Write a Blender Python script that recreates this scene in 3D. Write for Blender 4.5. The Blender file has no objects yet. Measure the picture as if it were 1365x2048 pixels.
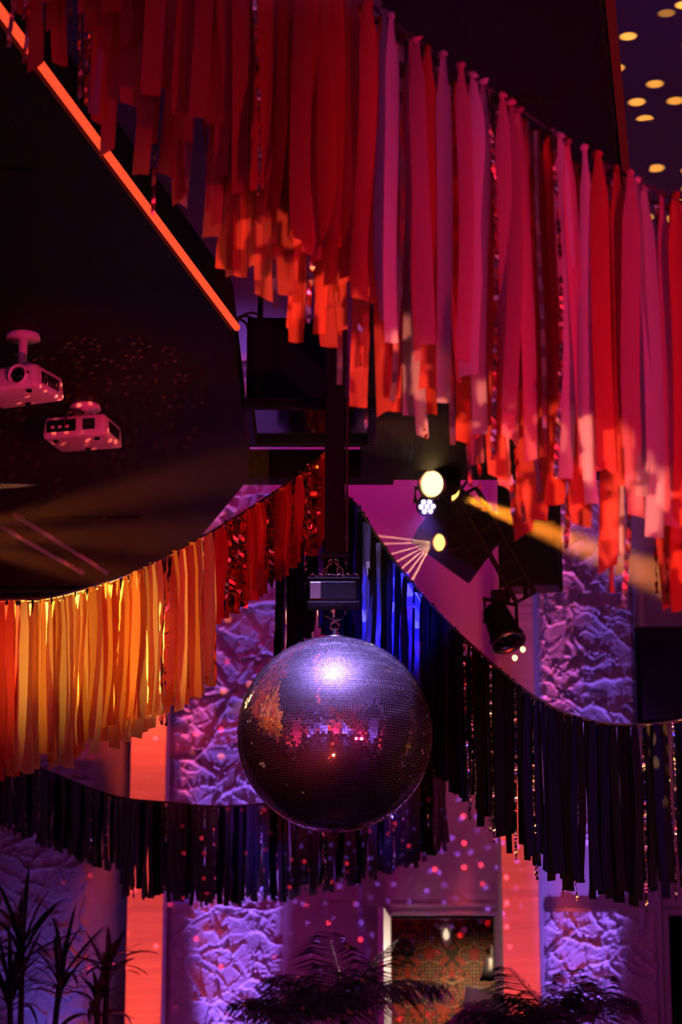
import bpy, bmesh, math, random
import numpy as np
from mathutils import Vector, Matrix, Quaternion, noise as mnoise

C = bpy.context.scene.collection
SC = bpy.context.scene
R = random.Random(7)
PI = math.pi

# ------------------------------------------------------------------ camera
CAM_Z, PITCH, FPX = 1.6, math.radians(15.0), 85 / 36 * 2048
cam = bpy.data.cameras.new('camera')
cam.sensor_fit = 'VERTICAL'; cam.sensor_height = 36; cam.sensor_width = 24; cam.lens = 85
cam.dof.use_dof = True; cam.dof.focus_distance = 9.75; cam.dof.aperture_fstop = 3.0
co = bpy.data.objects.new('camera', cam); C.objects.link(co)
co.location = (0, 0, CAM_Z); co.rotation_euler = (PI / 2 + PITCH, 0, 0)
SC.camera = co

def at(px, py, Y):
    """world point seen at photo pixel (px, py) at distance Y along the floor"""
    a, b = (px - 682.5) / FPX, (1024 - py) / FPX
    dy = math.cos(PITCH) - b * math.sin(PITCH); dz = math.sin(PITCH) + b * math.cos(PITCH)
    k = Y / dy
    return Vector((a * k, Y, CAM_Z + dz * k))

# ------------------------------------------------------------------ world, exposure
w = bpy.data.worlds.new('world'); SC.world = w; w.use_nodes = True
w.node_tree.nodes['Background'].inputs[0].default_value = (0.02, 0.004, 0.03, 1)
w.node_tree.nodes['Background'].inputs[1].default_value = 0.05
SC.view_settings.view_transform = 'Standard'; SC.view_settings.look = 'None'
SC.view_settings.exposure = 0.0; SC.view_settings.gamma = 1.0
SC.view_settings.use_curve_mapping = False
SC.cycles.use_denoising = True
SC.cycles.max_bounces = 6; SC.cycles.diffuse_bounces = 2; SC.cycles.glossy_bounces = 4
SC.cycles.transmission_bounces = 4; SC.cycles.volume_bounces = 0; SC.cycles.transparent_max_bounces = 8
SC.cycles.sample_clamp_indirect = 4.0

# ------------------------------------------------------------------ lamps of the room
def light_pattern(L, kind, scale, size=0.16, keep=0.5, seed=0.0, low=0.0):
    """a pattern wheel in front of the lamp: dots or torn patches of light"""
    L.use_nodes = True; nt = L.node_tree; N = nt.nodes; K = nt.links
    em = next(n for n in N if n.type == 'EMISSION')
    tc = N.new('ShaderNodeTexCoord'); sx = N.new('ShaderNodeSeparateXYZ'); K.new(tc.outputs['Normal'], sx.inputs[0])
    dx = N.new('ShaderNodeMath'); dx.operation = 'DIVIDE'; K.new(sx.outputs[0], dx.inputs[0]); K.new(sx.outputs[2], dx.inputs[1])
    dy = N.new('ShaderNodeMath'); dy.operation = 'DIVIDE'; K.new(sx.outputs[1], dy.inputs[0]); K.new(sx.outputs[2], dy.inputs[1])
    cb = N.new('ShaderNodeCombineXYZ'); K.new(dx.outputs[0], cb.inputs[0]); K.new(dy.outputs[0], cb.inputs[1]); cb.inputs[2].default_value = seed
    if kind == 'dots':
        v = N.new('ShaderNodeTexVoronoi'); v.voronoi_dimensions = '2D'; v.inputs['Scale'].default_value = scale
        v.inputs['Randomness'].default_value = 0.9
        fl = N.new('ShaderNodeVectorMath'); fl.operation = 'ADD'; fl.inputs[1].default_value = (seed * 3.7, seed * 1.3, 0)
        K.new(cb.outputs[0], fl.inputs[0]); K.new(fl.outputs[0], v.inputs['Vector'])
        a = N.new('ShaderNodeMapRange'); a.interpolation_type = 'SMOOTHSTEP'
        a.inputs[1].default_value = size; a.inputs[2].default_value = size * 0.55; a.inputs[3].default_value = low; a.inputs[4].default_value = 1
        K.new(v.outputs['Distance'], a.inputs[0])
        s2 = N.new('ShaderNodeSeparateColor'); K.new(v.outputs['Color'], s2.inputs[0])
        g = N.new('ShaderNodeMath'); g.operation = 'LESS_THAN'; g.inputs[1].default_value = keep; K.new(s2.outputs[0], g.inputs[0])
        m = N.new('ShaderNodeMath'); m.operation = 'MULTIPLY'; K.new(a.outputs[0], m.inputs[0]); K.new(g.outputs[0], m.inputs[1])
        m2 = N.new('ShaderNodeMath'); m2.operation = 'MULTIPLY'; K.new(m.outputs[0], m2.inputs[0]); K.new(s2.outputs[1], m2.inputs[1])
        K.new(m2.outputs[0], em.inputs['Strength'])
    else:
        v = N.new('ShaderNodeTexVoronoi'); v.voronoi_dimensions = '3D'; v.inputs['Scale'].default_value = scale
        v.distance = 'CHEBYCHEV'; v.inputs['Randomness'].default_value = 0.8
        st = N.new('ShaderNodeVectorMath'); st.operation = 'MULTIPLY'; st.inputs[1].default_value = (1.5, 0.75, 1); K.new(cb.outputs[0], st.inputs[0]); K.new(st.outputs[0], v.inputs['Vector'])
        s2 = N.new('ShaderNodeSeparateColor'); K.new(v.outputs['Color'], s2.inputs[0])
        a = N.new('ShaderNodeMapRange'); a.interpolation_type = 'SMOOTHSTEP'
        a.inputs[1].default_value = 1 - keep - 0.08; a.inputs[2].default_value = 1 - keep + 0.08; a.inputs[3].default_value = low; a.inputs[4].default_value = 1
        K.new(s2.outputs[0], a.inputs[0]); K.new(a.outputs[0], em.inputs['Strength'])

def spot(name, loc, aim, watt, col, deg=40, blend=0.6, soft=0.05, sx=1.0, parent=None):
    L = bpy.data.lights.new(name, 'SPOT'); L.energy = watt; L.color = col
    L.spot_size = math.radians(deg); L.spot_blend = blend; L.shadow_soft_size = soft
    o = bpy.data.objects.new(name, L); C.objects.link(o)
    d = (Vector(aim) - Vector(loc)).normalized()
    o.rotation_euler = d.to_track_quat('-Z', 'Y').to_euler(); o.location = loc; o.scale = (sx, 1, 1)
    if parent: o.parent = parent; o.matrix_parent_inverse = parent.matrix_world.inverted()
    return o

def area(name, loc, aim, watt, col, sx, sy, spread=180):
    L = bpy.data.lights.new(name, 'AREA'); L.energy = watt; L.color = col; L.shape = 'RECTANGLE'; L.size = sx; L.size_y = sy
    L.spread = math.radians(spread)
    o = bpy.data.objects.new(name, L); C.objects.link(o); o.location = loc
    o.rotation_euler = (Vector(aim) - Vector(loc)).normalized().to_track_quat('-Z', 'Y').to_euler()
    return o

RED, REDP, REDO = (1.0, 0.035, 0.02), (1.0, 0.02, 0.10), (1.0, 0.075, 0.028)
VIO, MAG, BLUE = (0.32, 0.13, 1.0), (1.0, 0.02, 0.55), (0.06, 0.05, 1.0)
AMB, WARM = (1.0, 0.42, 0.06), (1.0, 0.62, 0.30)
YW = 15.5        # the far wall
ZP, ZC = 5.0, 6.8   # hung black ceiling panels, upper ceiling

# wash along the far wall
for px, e in ((455, 850), (1200, 850)):
    b = at(px, 2048, 14.2); spot('wall_uplight', (b.x, 14.55, 0.25), (b.x, 15.5, 3.2), e, VIO, 44, 0.8, 0.03, 0.30)
area('magenta_wash', (0.6, 12.6, 0.3), (0.35, 15.5, 3.6), 4.5, MAG, 1.0, 0.2, 90)
area('upper_wall_fill', (0.35, 14.85, 6.7), (0.35, 15.5, 4.2), 7, (0.85, 0.008, 0.36), 1.6, 0.12, 120)  # added fill for the upper centre wall, no cove lamp there
# red uplights and downlights on the two pillars
for px, e, top in ((290, 1350, 1250), (1040, 1150, 1292)):
    b = at(px, 1700, 15.1)
    spot('pillar_uplight', (b.x, 14.6, 0.2), (b.x, 15.12, 3.4), e, REDO, 13, 0.7, 0.04)
    t = at(px, top, 14.86); spot('pillar_downlight', t, (b.x, 15.12, t.z - 0.9), 70, REDO, 36, 0.6, 0.03)
# front garland: red wash from the right, broken warm patches on the hems
spot('red_wash', (4.2, 2.5, 1.2), at(1420, 900, 6.6), 1500, REDP, 29, 1.0, 0.2)
spot('red_fill', (-1.0, 0.5, 0.6), at(700, 500, 6.6), 8, RED, 60, 0.8, 0.3)
# the violet-white key on the mirror ball
spot('ball_key', (-0.12, 7.9, 6.6), at(670, 1490, 9.77), 3900, (0.40, 0.27, 1.0), 10.3, 0.3, 0.09)

# ------------------------------------------------------------------ materials
def mat(name, col, rough=0.6, metal=0.0, **kw):
    m = bpy.data.materials.new(name); m.use_nodes = True
    p = m.node_tree.nodes['Principled BSDF']
    p.inputs['Base Color'].default_value = (*col, 1); p.inputs['Roughness'].default_value = rough; p.inputs['Metallic'].default_value = metal
    for k, v in kw.items(): p.inputs[k.replace('_', ' ')].default_value = v
    return m

def grain(m, scale=(20, 20, 20), amount=0.25, bump=0.15, detail=6):
    """noise in colour and relief on a principled material"""
    nt = m.node_tree; N = nt.nodes; K = nt.links; p = N['Principled BSDF']
    tc = N.new('ShaderNodeTexCoord'); mp = N.new('ShaderNodeMapping'); mp.inputs['Scale'].default_value = scale
    n = N.new('ShaderNodeTexNoise'); n.inputs['Scale'].default_value = 1; n.inputs['Detail'].default_value = detail
    K.new(tc.outputs['Object'], mp.inputs[0]); K.new(mp.outputs[0], n.inputs['Vector'])
    c = p.inputs['Base Color'].default_value[:]
    mx = N.new('ShaderNodeMix'); mx.data_type = 'RGBA'
    mx.inputs[6].default_value = (*[v * (1 - amount) for v in c[:3]], 1); mx.inputs[7].default_value = (*[min(1, v * (1 + amount)) for v in c[:3]], 1)
    K.new(n.outputs['Fac'], mx.inputs[0]); K.new(mx.outputs[2], p.inputs['Base Color'])
    b = N.new('ShaderNodeBump'); b.inputs['Strength'].default_value = bump; b.inputs['Distance'].default_value = 0.01
    K.new(n.outputs['Fac'], b.inputs['Height']); K.new(b.outputs[0], p.inputs['Normal'])
    return m

def paper(name, col, trans=0.45, rough=0.8):
    m = bpy.data.materials.new(name); m.use_nodes = True; nt = m.node_tree; N = nt.nodes; K = nt.links
    N.remove(N['Principled BSDF']); out = N['Material Output']
    d = N.new('ShaderNodeBsdfDiffuse'); t = N.new('ShaderNodeBsdfTranslucent'); g = N.new('ShaderNodeBsdfGlossy')
    oi = N.new('ShaderNodeObjectInfo'); hs = N.new('ShaderNodeHueSaturation'); hs.inputs['Color'].default_value = (*col, 1)
    mr = N.new('ShaderNodeMapRange'); mr.inputs[3].default_value = 0.6; mr.inputs[4].default_value = 1.2
    K.new(oi.outputs['Random'], mr.inputs[0]); K.new(mr.outputs[0], hs.inputs['Value'])
    tc = N.new('ShaderNodeTexCoord'); n = N.new('ShaderNodeTexNoise'); n.inputs['Scale'].default_value = 30; n.inputs['Detail'].default_value = 4
    mp = N.new('ShaderNodeMapping'); mp.inputs['Scale'].default_value = (1.5, 1.5, 0.25); K.new(tc.outputs['Object'], mp.inputs[0]); K.new(mp.outputs[0], n.inputs['Vector'])
    bu = N.new('ShaderNodeBump'); bu.inputs['Strength'].default_value = 0.35; bu.inputs['Distance'].default_value = 0.004; K.new(n.outputs['Fac'], bu.inputs['Height'])
    for s in (d, t, g): K.new(hs.outputs[0], s.inputs['Color']); K.new(bu.outputs[0], s.inputs['Normal'])
    g.inputs['Roughness'].default_value = 0.4
    m1 = N.new('ShaderNodeMixShader'); m1.inputs[0].default_value = trans; K.new(d.outputs[0], m1.inputs[1]); K.new(t.outputs[0], m1.inputs[2])
    m2 = N.new('ShaderNodeMixShader'); m2.inputs[0].default_value = 0.06; K.new(m1.outputs[0], m2.inputs[1]); K.new(g.outputs[0], m2.inputs[2])
    K.new(m2.outputs[0], out.inputs['Surface'])
    return m

def glow(name, col, strength):
    m = bpy.data.materials.new(name); m.use_nodes = True; nt = m.node_tree; N = nt.nodes
    N.remove(N['Principled BSDF']); e = N.new('ShaderNodeEmission'); e.inputs[0].default_value = (*col, 1); e.inputs[1].default_value = strength
    nt.links.new(e.outputs[0], N['Material Output'].inputs['Surface']); return m

M = dict(
    darkwall=grain(mat('dark_wall', (0.05, 0.04, 0.05), 0.7), (3, 3, 3), 0.2, 0.1),
    plaster=grain(mat('plaster', (0.62, 0.58, 0.60), 0.75), (3, 3, 3), 0.10, 0.25),
    rough=grain(mat('rough_plaster', (0.70, 0.66, 0.70), 0.55), (18, 18, 18), 0.12, 0.2),
    ceil=grain(mat('ceiling_paint', (0.5, 0.46, 0.5), 0.7), (2, 2, 2), 0.08, 0.05),
    blackwood=grain(mat('black_wood', (0.014, 0.010, 0.009), 0.6, 0, Specular_IOR_Level=0.12), (60, 2.5, 4), 0.6, 0.25),
    floor=grain(mat('floor_boards', (0.03, 0.02, 0.018), 0.35), (4, 30, 4), 0.4, 0.1),
    pillar=grain(mat('pillar_paint', (0.80, 0.74, 0.70), 0.45), (1.2, 1.2, 22), 0.28, 0.35),
    white=grain(mat('white_plastic', (0.75, 0.73, 0.74), 0.4), (60, 60, 60), 0.04, 0.03),
    frame=grain(mat('white_frame', (0.80, 0.76, 0.72), 0.5), (10, 10, 3), 0.06, 0.05),
    black=grain(mat('black_metal', (0.010, 0.009, 0.011), 0.5, 0, Specular_IOR_Level=0.12), (50, 50, 50), 0.3, 0.05),
    blackp=grain(mat('black_plastic', (0.005, 0.005, 0.006), 0.4, 0, Specular_IOR_Level=0.12), (80, 80, 80), 0.3, 0.05),
    grille=grain(mat('speaker_cloth', (0.015, 0.015, 0.03), 0.8, 0, Specular_IOR_Level=0.1), (300, 300, 300), 0.5, 0.4),
    steel=grain(mat('steel', (0.55, 0.5, 0.48), 0.28, 1.0), (30, 30, 30), 0.2, 0.05),
    mirror=mat('mirror_glass', (0.90, 0.88, 0.98), 0.06, 1.0),
    core=mat('ball_grout', (0.40, 0.38, 0.42), 0.6),
    cord=grain(mat('cord', (0.05, 0.035, 0.03), 0.7), (90, 90, 90), 0.4, 0.3),
    screen=mat('screen_glass', (0.006, 0.006, 0.008), 0.12),
    leaf=grain(mat('palm_leaf', (0.02, 0.06, 0.022), 0.4), (12, 12, 30), 0.4, 0.1),
    leafred=grain(mat('cordyline_leaf', (0.10, 0.025, 0.025), 0.4), (12, 12, 30), 0.4, 0.1),
    bark=grain(mat('bark', (0.06, 0.04, 0.025), 0.8), (10, 10, 40), 0.5, 0.5),
    pot=grain(mat('pot', (0.08, 0.07, 0.07), 0.6), (10, 10, 10), 0.3, 0.1),
    soil=grain(mat('soil', (0.02, 0.014, 0.01), 0.9), (60, 60, 60), 0.5, 0.6),
    cushion=grain(mat('cushion_cloth', (0.72, 0.66, 0.60), 0.85), (120, 120, 120), 0.1, 0.3),
    glass=mat('lamp_glass', (0.9, 0.88, 0.85), 0.08, 0, Transmission_Weight=0.85, IOR=1.45),
)
# mirror tiles: a hint of scratched, scattering glass over the mirror
def mirror_nodes():
    m = M['mirror']; nt = m.node_tree; N = nt.nodes; K = nt.links; p = N['Principled BSDF']
    d = N.new('ShaderNodeBsdfGlossy'); d.inputs['Roughness'].default_value = 0.5; d.inputs['Color'].default_value = (0.9, 0.88, 0.95, 1)
    mx = N.new('ShaderNodeMixShader'); mx.inputs[0].default_value = 0.12
    K.new(p.outputs[0], mx.inputs[1]); K.new(d.outputs[0], mx.inputs[2]); K.new(mx.outputs[0], N['Material Output'].inputs['Surface'])
mirror_nodes()

# ------------------------------------------------------------------ helpers
def tag(o, label=None, cat=None, group=None, kind=None):
    if label: o['label'] = label
    if cat: o['category'] = cat
    if group: o['group'] = group
    if kind: o['kind'] = kind
    return o

def empty(name, loc=(0, 0, 0), rot=(0, 0, 0), label=None, cat=None, group=None):
    o = bpy.data.objects.new(name, None); C.objects.link(o); o.location = loc; o.rotation_euler = rot; o.empty_display_size = 0.05
    return tag(o, label, cat, group)

class MB:
    """collects shapes into ONE mesh"""
    def __init__(s): s.v, s.f = [], []
    def add(s, v, f):
        n = len(s.v); s.v += [tuple(p) for p in v]; s.f += [tuple(i + n for i in q) for q in f]; return s
    def box(s, c, d, rot=None, taper=1.0, bev=0.0):
        bm = bmesh.new(); bmesh.ops.create_cube(bm, size=1)
        for v in bm.verts:
            k = taper if v.co.z > 0 else 1
            v.co = Vector((v.co.x * d[0] * k, v.co.y * d[1] * k, v.co.z * d[2]))
        if bev: bmesh.ops.bevel(bm, geom=list(bm.edges), offset=bev, segments=2, affect='EDGES', profile=0.6)
        m = Matrix.Translation(c) @ (rot.to_matrix().to_4x4() if rot else Matrix())
        bm.verts.index_update()
        s.add([m @ v.co for v in bm.verts], [[v.index for v in f.verts] for f in bm.faces]); bm.free(); return s
    def tube(s, pts, r, n=8, caps=True):
        pts = [Vector(p) for p in pts]; rs = r if isinstance(r, (list, tuple)) else [r] * len(pts)
        V, F = [], []
        for i, p in enumerate(pts):
            t = (pts[min(i + 1, len(pts) - 1)] - pts[max(i - 1, 0)]).normalized()
            a = t.cross(Vector((0, 0, 1)) if abs(t.z) < 0.95 else Vector((1, 0, 0))).normalized(); b = t.cross(a)
            V += [p + (a * math.cos(2 * PI * k / n) + b * math.sin(2 * PI * k / n)) * rs[i] for k in range(n)]
        for i in range(len(pts) - 1):
            for k in range(n):
                F.append((i * n + k, i * n + (k + 1) % n, (i + 1) * n + (k + 1) % n, (i + 1) * n + k))
        if caps: F.append(tuple(range(n - 1, -1, -1))); F.append(tuple(range((len(pts) - 1) * n, len(pts) * n)))
        return s.add(V, F)
    def lathe(s, prof, n=24, axis='Z', c=(0, 0, 0), caps=True):
        V, F = [], []
        for r, h in prof:
            for k in range(n):
                x, y = r * math.cos(2 * PI * k / n), r * math.sin(2 * PI * k / n)
                V.append(Vector((x, y, h)) if axis == 'Z' else Vector((y, h, x)))
        for i in range(len(prof) - 1):
            for k in range(n): F.append((i * n + k, i * n + (k + 1) % n, (i + 1) * n + (k + 1) % n, (i + 1) * n + k))
        if caps: F.append(tuple(range(n - 1, -1, -1))); F.append(tuple(range((len(prof) - 1) * n, len(prof) * n)))
        return s.add([v + Vector(c) for v in V], F)
    def mesh(s, name, m, smooth=False):
        me = bpy.data.meshes.new(name); me.from_pydata(s.v, [], s.f); me.update()
        if m: me.materials.append(m)
        if smooth: me.polygons.foreach_set('use_smooth', [True] * len(me.polygons))
        return me
    def build(s, name, m, parent=None, smooth=False, loc=None, rot=None):
        o = bpy.data.objects.new(name, s.mesh(name, m, smooth)); C.objects.link(o)
        if parent: o.parent = parent
        if loc is not None: o.location = loc
        if rot is not None: o.rotation_euler = rot
        return o

def mk(name, me, parent=None, loc=(0, 0, 0), rot=(0, 0, 0), scale=(1, 1, 1)):
    o = bpy.data.objects.new(name, me); C.objects.link(o); o.parent = parent
    o.location = loc; o.rotation_euler = rot; o.scale = scale; return o

def box3(x0, x1, y0, y1, z0, z1): return ((x0 + x1) / 2, (y0 + y1) / 2, (z0 + z1) / 2), (x1 - x0, y1 - y0, z1 - z0)
def struct(name, mb, m, parent=None, smooth=False):
    o = mb.build(name, m, parent, smooth)
    if not parent: o['kind'] = 'structure'
    return o

def catmull(pts, n):
    pts = [Vector(p) for p in pts]; P = [2 * pts[0] - pts[1]] + pts + [2 * pts[-1] - pts[-2]]; out = []
    for i in range(1, len(P) - 2):
        for k in range(n):
            t = k / n; a, b, c, d = P[i - 1:i + 3]
            out.append(0.5 * ((2 * b) + (c - a) * t + (2 * a - 5 * b + 4 * c - d) * t * t + (3 * b - a - 3 * c + d) * t ** 3))
    out.append(pts[-1]); return out

def resample(path, step):
    """points every step metres along a polyline"""
    out, acc = [path[0]], 0.0
    for a, b in zip(path, path[1:]):
        L = (b - a).length; s = step - acc
        while s <= L: out.append(a.lerp(b, s / L)); s += step
        acc = (acc + L) % step
    return out

# ------------------------------------------------------------------ the room
X0, X1, Y0 = -5.0, 5.0, -6.0
struct('floor', MB().box(*box3(X0, X1, Y0, YW + 3, -0.1, 0)), M['floor'])
struct('ceiling', MB().box(*box3(X0, X1, Y0, YW + 0.3, ZC, ZC + 0.1)), M['ceil'])
struct('wall_left', MB().box(*box3(X0 - 0.15, X0, Y0, YW + 3, 0, ZC)), M['darkwall'])
struct('wall_right', MB().box(*box3(X1, X1 + 0.15, Y0, YW + 3, 0, ZC)), M['darkwall'])
struct('wall_front', MB().box(*box3(X0, X1, Y0 - 0.15, Y0, 0, ZC)), M['darkwall'])
DX0, DX1 = at(783, 1900, YW).x, at(993, 1900, YW).x
DZ = at(888, 1831, YW).z
EX0, EX1, EZ = at(1339, 1900, YW).x, at(1339, 1900, YW).x + 0.75, at(1339, 1831, YW).z
wb = MB()
wb.box(*box3(X0, DX0, YW, YW + 0.2, 0, ZC)); wb.box(*box3(DX1, EX0, YW, YW + 0.2, 0, ZC)); wb.box(*box3(EX1, X1, YW, YW + 0.2, 0, ZC))
wb.box(*box3(DX0, DX1, YW, YW + 0.2, DZ, ZC)); wb.box(*box3(EX0, EX1, YW, YW + 0.2, EZ, ZC))
struct('wall_back', wb, M['plaster'])
# picture rail over the doorway
pr = at(880, 1811, YW); struct('trim_1', MB().box(*box3(at(640, 1811, YW).x, at(1003, 1811, YW).x, YW - 0.025, YW, pr.z - 0.008, pr.z + 0.012), bev=0.004), M['plaster'])

# black hung ceiling panels
def slab(name, poly, z0, z1, m):
    n = len(poly); V = [(x, y, z0) for x, y in poly] + [(x, y, z1) for x, y in poly]
    F = [tuple(range(n - 1, -1, -1)), tuple(range(n, 2 * n))] + [(i, (i + 1) % n, n + (i + 1) % n, n + i) for i in range(n)]
    return struct(name, MB().add(V, F), m)
def onp(px, py, H=ZP - CAM_Z):
    p = at(px, py, 10.0); k = H / (p.z - CAM_Z); return Vector((p.x * k, 10.0 * k))
a0, a1 = onp(0, 50), onp(465, 665)
aext = a0 + (a0 - a1) * 0.25
A = [(X0, aext.y), tuple(aext), tuple(a0), tuple(a1), tuple(onp(500, 955)), tuple(onp(392, 1085)), (-1.42, YW), (X0, YW)]
ca = slab('ceiling_left', A, ZP, ZP + 0.22, M['blackwood'])
b0, b1 = onp(1199, 0), onp(1237, 370); bext = b0 + (b1 - b0) * ((6.1 - b0.y) / (b1.y - b0.y)); bfar = b0 + (b1 - b0) * ((12.05 - b0.y) / (b1.y - b0.y))
B = [(0.14, bext.y), tuple(bext), tuple(bfar), (0.10, 12.05)]
cb_ = slab('ceiling_right', B, ZP, ZP + 0.22, M['blackwood'])
# board joints on the undersides: thin battens
def battens(parent, x0, x1, ys):
    for y in ys:
        MB().box(*box3(x0, x1, y - 0.012, y + 0.012, ZP - 0.008, ZP), bev=0.002).build('batten', M['blackwood'], parent)
battens(ca, -4.9, -1.1, (8.0, 10.4, 12.8)); battens(cb_, 0.25, 0.72, (7.4, 9.6))

# LED lines on the panel edges
def led(path, name, m, z, label, off):
    o = Vector((path[0][0], path[0][1], z)); t = empty(name, o, label=label, cat='light')
    mb = MB(); mc = MB(); p = [Vector((q[0], q[1], z)) - o for q in path]
    mb.tube(p, 0.015, 8); mb.build('led_strip', m, t)
    mc.tube([q + Vector((off, 0, 0.016)) for q in p], 0.012, 4); mc.build('led_channel', M['black'], t)
    return t
d = (a1 - a0).normalized(); nrm = Vector((d.y, -d.x))
led([tuple(aext + nrm * 0.02), tuple(a1 + nrm * 0.02)], 'led_line', glow('led_red', (1.0, 0.055, 0.02), 1.6), ZP + 0.02, 'glowing red LED line along the sloping edge of the left black ceiling panel', -0.01)
d2 = (bfar - b0).normalized(); n2 = Vector((d2.y, -d2.x))
led([tuple(bext + n2 * 0.03), tuple(bfar + n2 * 0.03)], 'led_line', glow('led_red_dim', (1.0, 0.03, 0.05), 0.07), ZP + 0.06, 'dim red LED line along the edge of the right black ceiling panel', -0.01)

# rough plaster bays on the far wall
def rough_panel(name, x0, x1, z0, z1, y, seed, cell=0.25, amp=0.034, step=0.010, parent=None):
    rg = np.random.default_rng(seed)
    nx, nz = max(2, int((x1 - x0) / step)), max(2, int((z1 - z0) / step))
    xs, zs = np.meshgrid(np.linspace(x0, x1, nx), np.linspace(z0, z1, nz))
    def sm(fx, fz, n):
        o = np.zeros_like(xs)
        for _ in range(n):
            a, b, p = rg.normal(0, fx), rg.normal(0, fz), rg.uniform(0, 6.28); o += np.sin(a * xs + b * zs + p)
        return o / math.sqrt(n)
    wx = xs + 0.03 * sm(9, 12, 6) + 0.005 * sm(30, 36, 6); wz = (zs + 0.03 * sm(12, 9, 6) + 0.005 * sm(36, 30, 6)) * 1.35
    h = np.zeros_like(xs)
    for cs, am, rdg in ((cell, 0.55, 0.9), (cell * 0.55, 0.3, 0.8), (cell * 0.28, 0.10, 0.3)):
        n = int((x1 - x0 + 0.4) * (z1 - z0 + 0.4) * 1.35 / cs ** 2)
        sx, sz = rg.uniform(x0 - .2, x1 + .2, n), rg.uniform((z0 - .2) * 1.35, (z1 + .2) * 1.35, n)
        tx, tz, b = rg.normal(0, .35, n), rg.normal(-.15, .45, n), rg.normal(0, .22, n)
        f1 = np.full(xs.shape, 1e9); f2 = f1.copy(); i1 = np.zeros(xs.shape, int); i2 = i1.copy()
        for i in range(n):
            dd = (wx - sx[i]) ** 2 + (wz - sz[i]) ** 2; k = dd < f1; k2 = (~k) & (dd < f2)
            f2 = np.where(k, f1, np.where(k2, dd, f2)); i2 = np.where(k, i1, np.where(k2, i, i2)); f1 = np.where(k, dd, f1); i1 = np.where(k, i, i1)
        h += am * (b[i1] + (tx[i1] * (wx - sx[i1]) + tz[i1] * (wz - sz[i1])) / cs)
        gate = (((np.minimum(i1, i2) * 7919 + np.maximum(i1, i2) * 104729) % 97) / 97.0)
        e = (np.sqrt(f2) - np.sqrt(f1)) / cs
        h += rdg * np.where(gate < 0.5, np.exp(-(e / 0.05) ** 2) * (gate + .4), 0)
    h += 0.04 * sm(14, 14, 12)
    h = np.clip(h, -1.2, 1.7) * amp + amp * 0.8
    ed = np.minimum(np.minimum(xs - x0, x1 - xs), np.minimum(zs - z0, z1 - zs)); h *= np.clip(ed / 0.03, 0, 1)
    V = np.stack([xs, y - np.maximum(h, 0.0), zs], -1).reshape(-1, 3)
    I = np.arange(nx * nz).reshape(nz, nx)
    F = np.stack([I[:-1, :-1], I[:-1, 1:], I[1:, 1:], I[1:, :-1]], -1).reshape(-1, 4)
    me = bpy.data.meshes.new(name); me.from_pydata(V.tolist(), [], F.tolist()); me.materials.append(M['rough'])
    o = bpy.data.objects.new(name, me); C.objects.link(o); o['kind'] = 'structure'; return o
X = lambda px, py=1500: at(px, py, YW).x
Z = lambda py: at(682, py, YW).z
rough_panel('wall_back_plaster', X(342), X(572), 0.3, ZC - 0.02, YW, 1)
rough_panel('wall_back_plaster', X(-260), X(190), 0.3, ZC - 0.02, YW, 2)
rough_panel('wall_back_plaster', X(1081), X(1277), Z(1690), ZC - 0.02, YW, 3)
rough_panel('wall_back_plaster', X(1085, 1900), X(1319, 1900), 0.3, Z(1816), YW, 4)
# side edges of the lower bay
for px in (1084, 1321):
    struct('trim_2', MB().box(*box3(X(px, 1900) - 0.012, X(px, 1900) + 0.012, YW - 0.05, YW, 0, Z(1700)), bev=0.004), M['plaster'])

# pillars
def pillar(name, p0, p1, seed):
    x0, x1 = at(p0, 1700, 15.12).x, at(p1, 1700, 15.12).x
    o = struct(name, MB().box(*box3(x0, x1, 15.12, YW, 0, ZC), bev=0.008), M['pillar']); return x0, x1
lp = pillar('pillar_left', 257, 329, 1)
rp = pillar('pillar_right', 1003, 1077, 2)

# ------------------------------------------------------------------ doorway and the papered room beyond
YB = YW + 1.6
df = MB(); fw = 0.055
dframe = empty('door_1', (DX0, YW, 0)); dframe['kind'] = 'structure'
MB().box(*box3(-0.02, 0, -0.02, 0.22, 0, DZ + 0.03), bev=0.004).build('door_jamb', M['plaster'], dframe)
lx, lw = at(768, 1900, 14.8).x, 0.68
la = math.atan2(lx - (DX0 - 0.004), -lw)
dlf = MB().box((0.0, -lw / 2, (DZ - 0.01) / 2), (0.036, lw, DZ - 0.02), bev=0.003).build('door_leaf', M['frame'], dframe, loc=(-0.022, -0.03, 0), rot=(0, 0, -math.asin((DX0 - 0.004 - lx) / lw)))
MB().tube([(0.015, -0.62, 1.05), (0.065, -0.62, 1.05), (0.07, -0.51, 1.05)], 0.009, 8).build('door_handle', M['steel'], dlf)
MB().box(*box3(DX1 - DX0, DX1 - DX0 + 0.03, -0.03, 0.22, 0, DZ + 0.03), bev=0.004).build('door_jamb', M['plaster'], dframe)
MB().box(*box3(0, DX1 - DX0, -0.015, 0.22, DZ, DZ + 0.03), bev=0.004).build('door_head', M['plaster'], dframe)
d2f = empty('door_2', (EX0, YW, 0)); d2f['kind'] = 'structure'
MB().box(*box3(-0.04, 0, -0.03, 0.22, 0, EZ + 0.03), bev=0.004).build('door_jamb', M['plaster'], d2f)
MB().box(*box3(0, EX1 - EX0, -0.03, 0.22, EZ, EZ + 0.03), bev=0.004).build('door_head', M['plaster'], d2f)

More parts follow.
